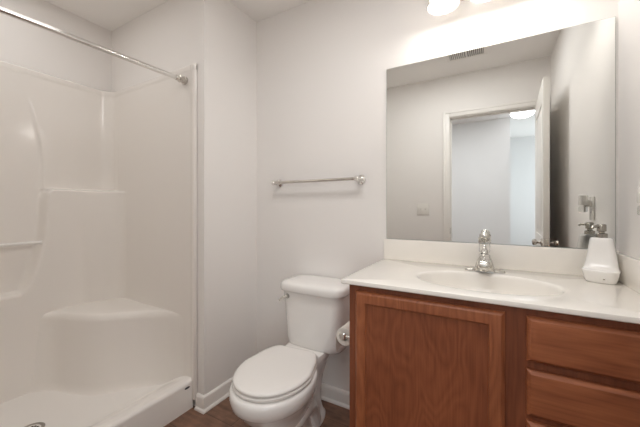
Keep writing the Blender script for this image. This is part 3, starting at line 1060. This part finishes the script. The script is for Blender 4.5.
mb = MB().lathe([(0.010, -0.0075), (0.0105, -0.014), (0.0165, -0.017), (0.0175, -0.022), (0.0175, -0.040), (0.015, -0.044), (0.003, -0.045)], (ox, OY, FZ), (0, 0, 1), 28, sy=1.2)
mb.build('bottle', M_GLASSB, af)['label'] = 'clear refill bottle'

# ================================================================== LIGHT SWITCH ON THE REAR WALL
LX, LZ = -0.615, 1.135
ls = thing('light_switch', 'white double light switch beside the doorway, seen in the mirror', 'light switch', (LX, YR, LZ))
MB().box(LX - 0.058, LX + 0.058, YR + 0.0002, YR + 0.006, LZ - 0.058, LZ + 0.058, 0.002, 2).build('cover_plate', M_PLASTIC, ls)
for dx in (-0.023, 0.023):
    MB().box(LX + dx - 0.005, LX + dx + 0.005, YR + 0.005, YR + 0.016, LZ - 0.004, LZ + 0.012, 0.0015, 2).build('toggle', M_PLASTIC, ls)

# ================================================================== CEILING VENT (seen in the mirror)
vx, vy = -0.19, -1.19
cv = thing('ceiling_vent', 'white slotted ceiling vent seen at the top of the mirror', 'vent', (vx, vy, H))
mb = MB()
hx, hy = 0.155, 0.10
zt = H - 0.0002
mb.box(vx - hx, vx + hx, vy - hy, vy - hy + 0.026, zt - 0.007, zt, 0.002, 1)
mb.box(vx - hx, vx + hx, vy + hy - 0.026, vy + hy, zt - 0.007, zt, 0.002, 1)
mb.box(vx - hx, vx - hx + 0.026, vy - hy + 0.026, vy + hy - 0.026, zt - 0.007, zt, 0.002, 1)
mb.box(vx + hx - 0.026, vx + hx, vy - hy + 0.026, vy + hy - 0.026, zt - 0.007, zt, 0.002, 1)
mb.box(vx - 0.008, vx + 0.008, vy - hy + 0.026, vy + hy - 0.026, zt - 0.007, zt, 0.002, 1)
mb.build('frame', M_TRIM, cv)
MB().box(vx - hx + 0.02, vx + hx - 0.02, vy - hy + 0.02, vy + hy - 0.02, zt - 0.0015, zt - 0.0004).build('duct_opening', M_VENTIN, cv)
for sgn in (-1, 1):
    for i in range(8):
        xx = vx + sgn * (0.020 + i * 0.0145)
        mtx = Matrix.Translation((xx, vy, zt - 0.005)) @ Matrix.Rotation(R(38 * sgn), 4, 'Y')
        MB().box(-0.0045, 0.0045, -hy + 0.026, hy - 0.026, -0.0006, 0.0006, 0, 1, mtx).build('louver', M_TRIM, cv)

# ================================================================== VANITY LIGHT ABOVE THE MIRROR
VLX = -0.020
LYS = -0.155
vl = thing('vanity_light', 'three-lamp wall light with frosted glass bells above the mirror', 'wall light', (VLX, 0, 2.19))
MB().box(VLX - 0.26, VLX + 0.26, -0.026, -0.0005, 2.145, 2.235, 0.010, 3).build('backplate', M_NICKEL, vl)
for i, dx in enumerate((-0.172, 0.0, 0.172)):
    x = VLX + dx
    zr = 2.058                           # rim height
    mb = MB().tube([(x, -0.024, 2.20), (x, -0.06, 2.225), (x, -0.10, 2.235), (x, LYS, 2.220), (x, LYS, 2.195)], 0.0075, 14)
    mb.lathe([(0.012, 0.150), (0.024, 0.146), (0.027, 0.130), (0.027, 0.108), (0.024, 0.106)], (x, LYS, zr), (0, 0, 1), 24)
    mb.build('arm', M_NICKEL, vl)
    pr_ = [(0.0660, 0.0), (0.0655, 0.003), (0.0635, 0.012), (0.058, 0.032), (0.051, 0.060), (0.043, 0.088), (0.034, 0.108), (0.0275, 0.116)]
    inner = [(r - 0.0035, z) for r, z in reversed(pr_)]
    mb = MB().lathe(pr_ + inner + [pr_[0]], (x, LYS, zr), (0, 0, 1), 40, (False, False))
    gsh = mb.build('glass_shade', M_SHADE, vl, angle=60)
    mb = MB().lathe([(0.0672 + 0.0028 * cos(a * pi / 5), 0.001 + 0.0032 * sin(a * pi / 5)) for a in range(11)], (x, LYS, zr), (0, 0, 1), 40, (False, False))
    mb.build('rim', M_RIM, gsh, angle=60)
    mb = MB().lathe([(0.012, 0.112), (0.013, 0.098), (0.020, 0.088), (0.025, 0.076), (0.026, 0.066), (0.022, 0.054), (0.012, 0.046), (0.001, 0.044)], (x, LYS, zr), (0, 0, 1), 24)
    mb.build('bulb', M_BULB, vl, angle=60)
    ld = bpy.data.lights.new('vanity_lamp', 'POINT')
    ld.energy = VANITY_W
    ld.color = VANITY_COL
    ld.shadow_soft_size = 0.022
    lo = bpy.data.objects.new('vanity_lamp', ld)
    lo.location = (x, LYS, zr + 0.010)
    COL.objects.link(lo)

# ================================================================== HALL CEILING LIGHT (seen in the mirror)
hx_, hy_ = 0.345, -3.215
hl = thing('ceiling_light', 'lit white dome ceiling light in the hall, seen in the mirror', 'ceiling light', (hx_, hy_, H))
MB().lathe([(0.150, -0.0005), (0.150, -0.018), (0.140, -0.022)], (hx_, hy_, H), (0, 0, 1), 40).build('base', M_NICKEL, hl)
MB().lathe([(0.138, -0.0215), (0.136, -0.04), (0.120, -0.065), (0.085, -0.085), (0.04, -0.095), (0.001, -0.097)], (hx_, hy_, H), (0, 0, 1), 40).build('dome', M_DOME, hl, angle=60)
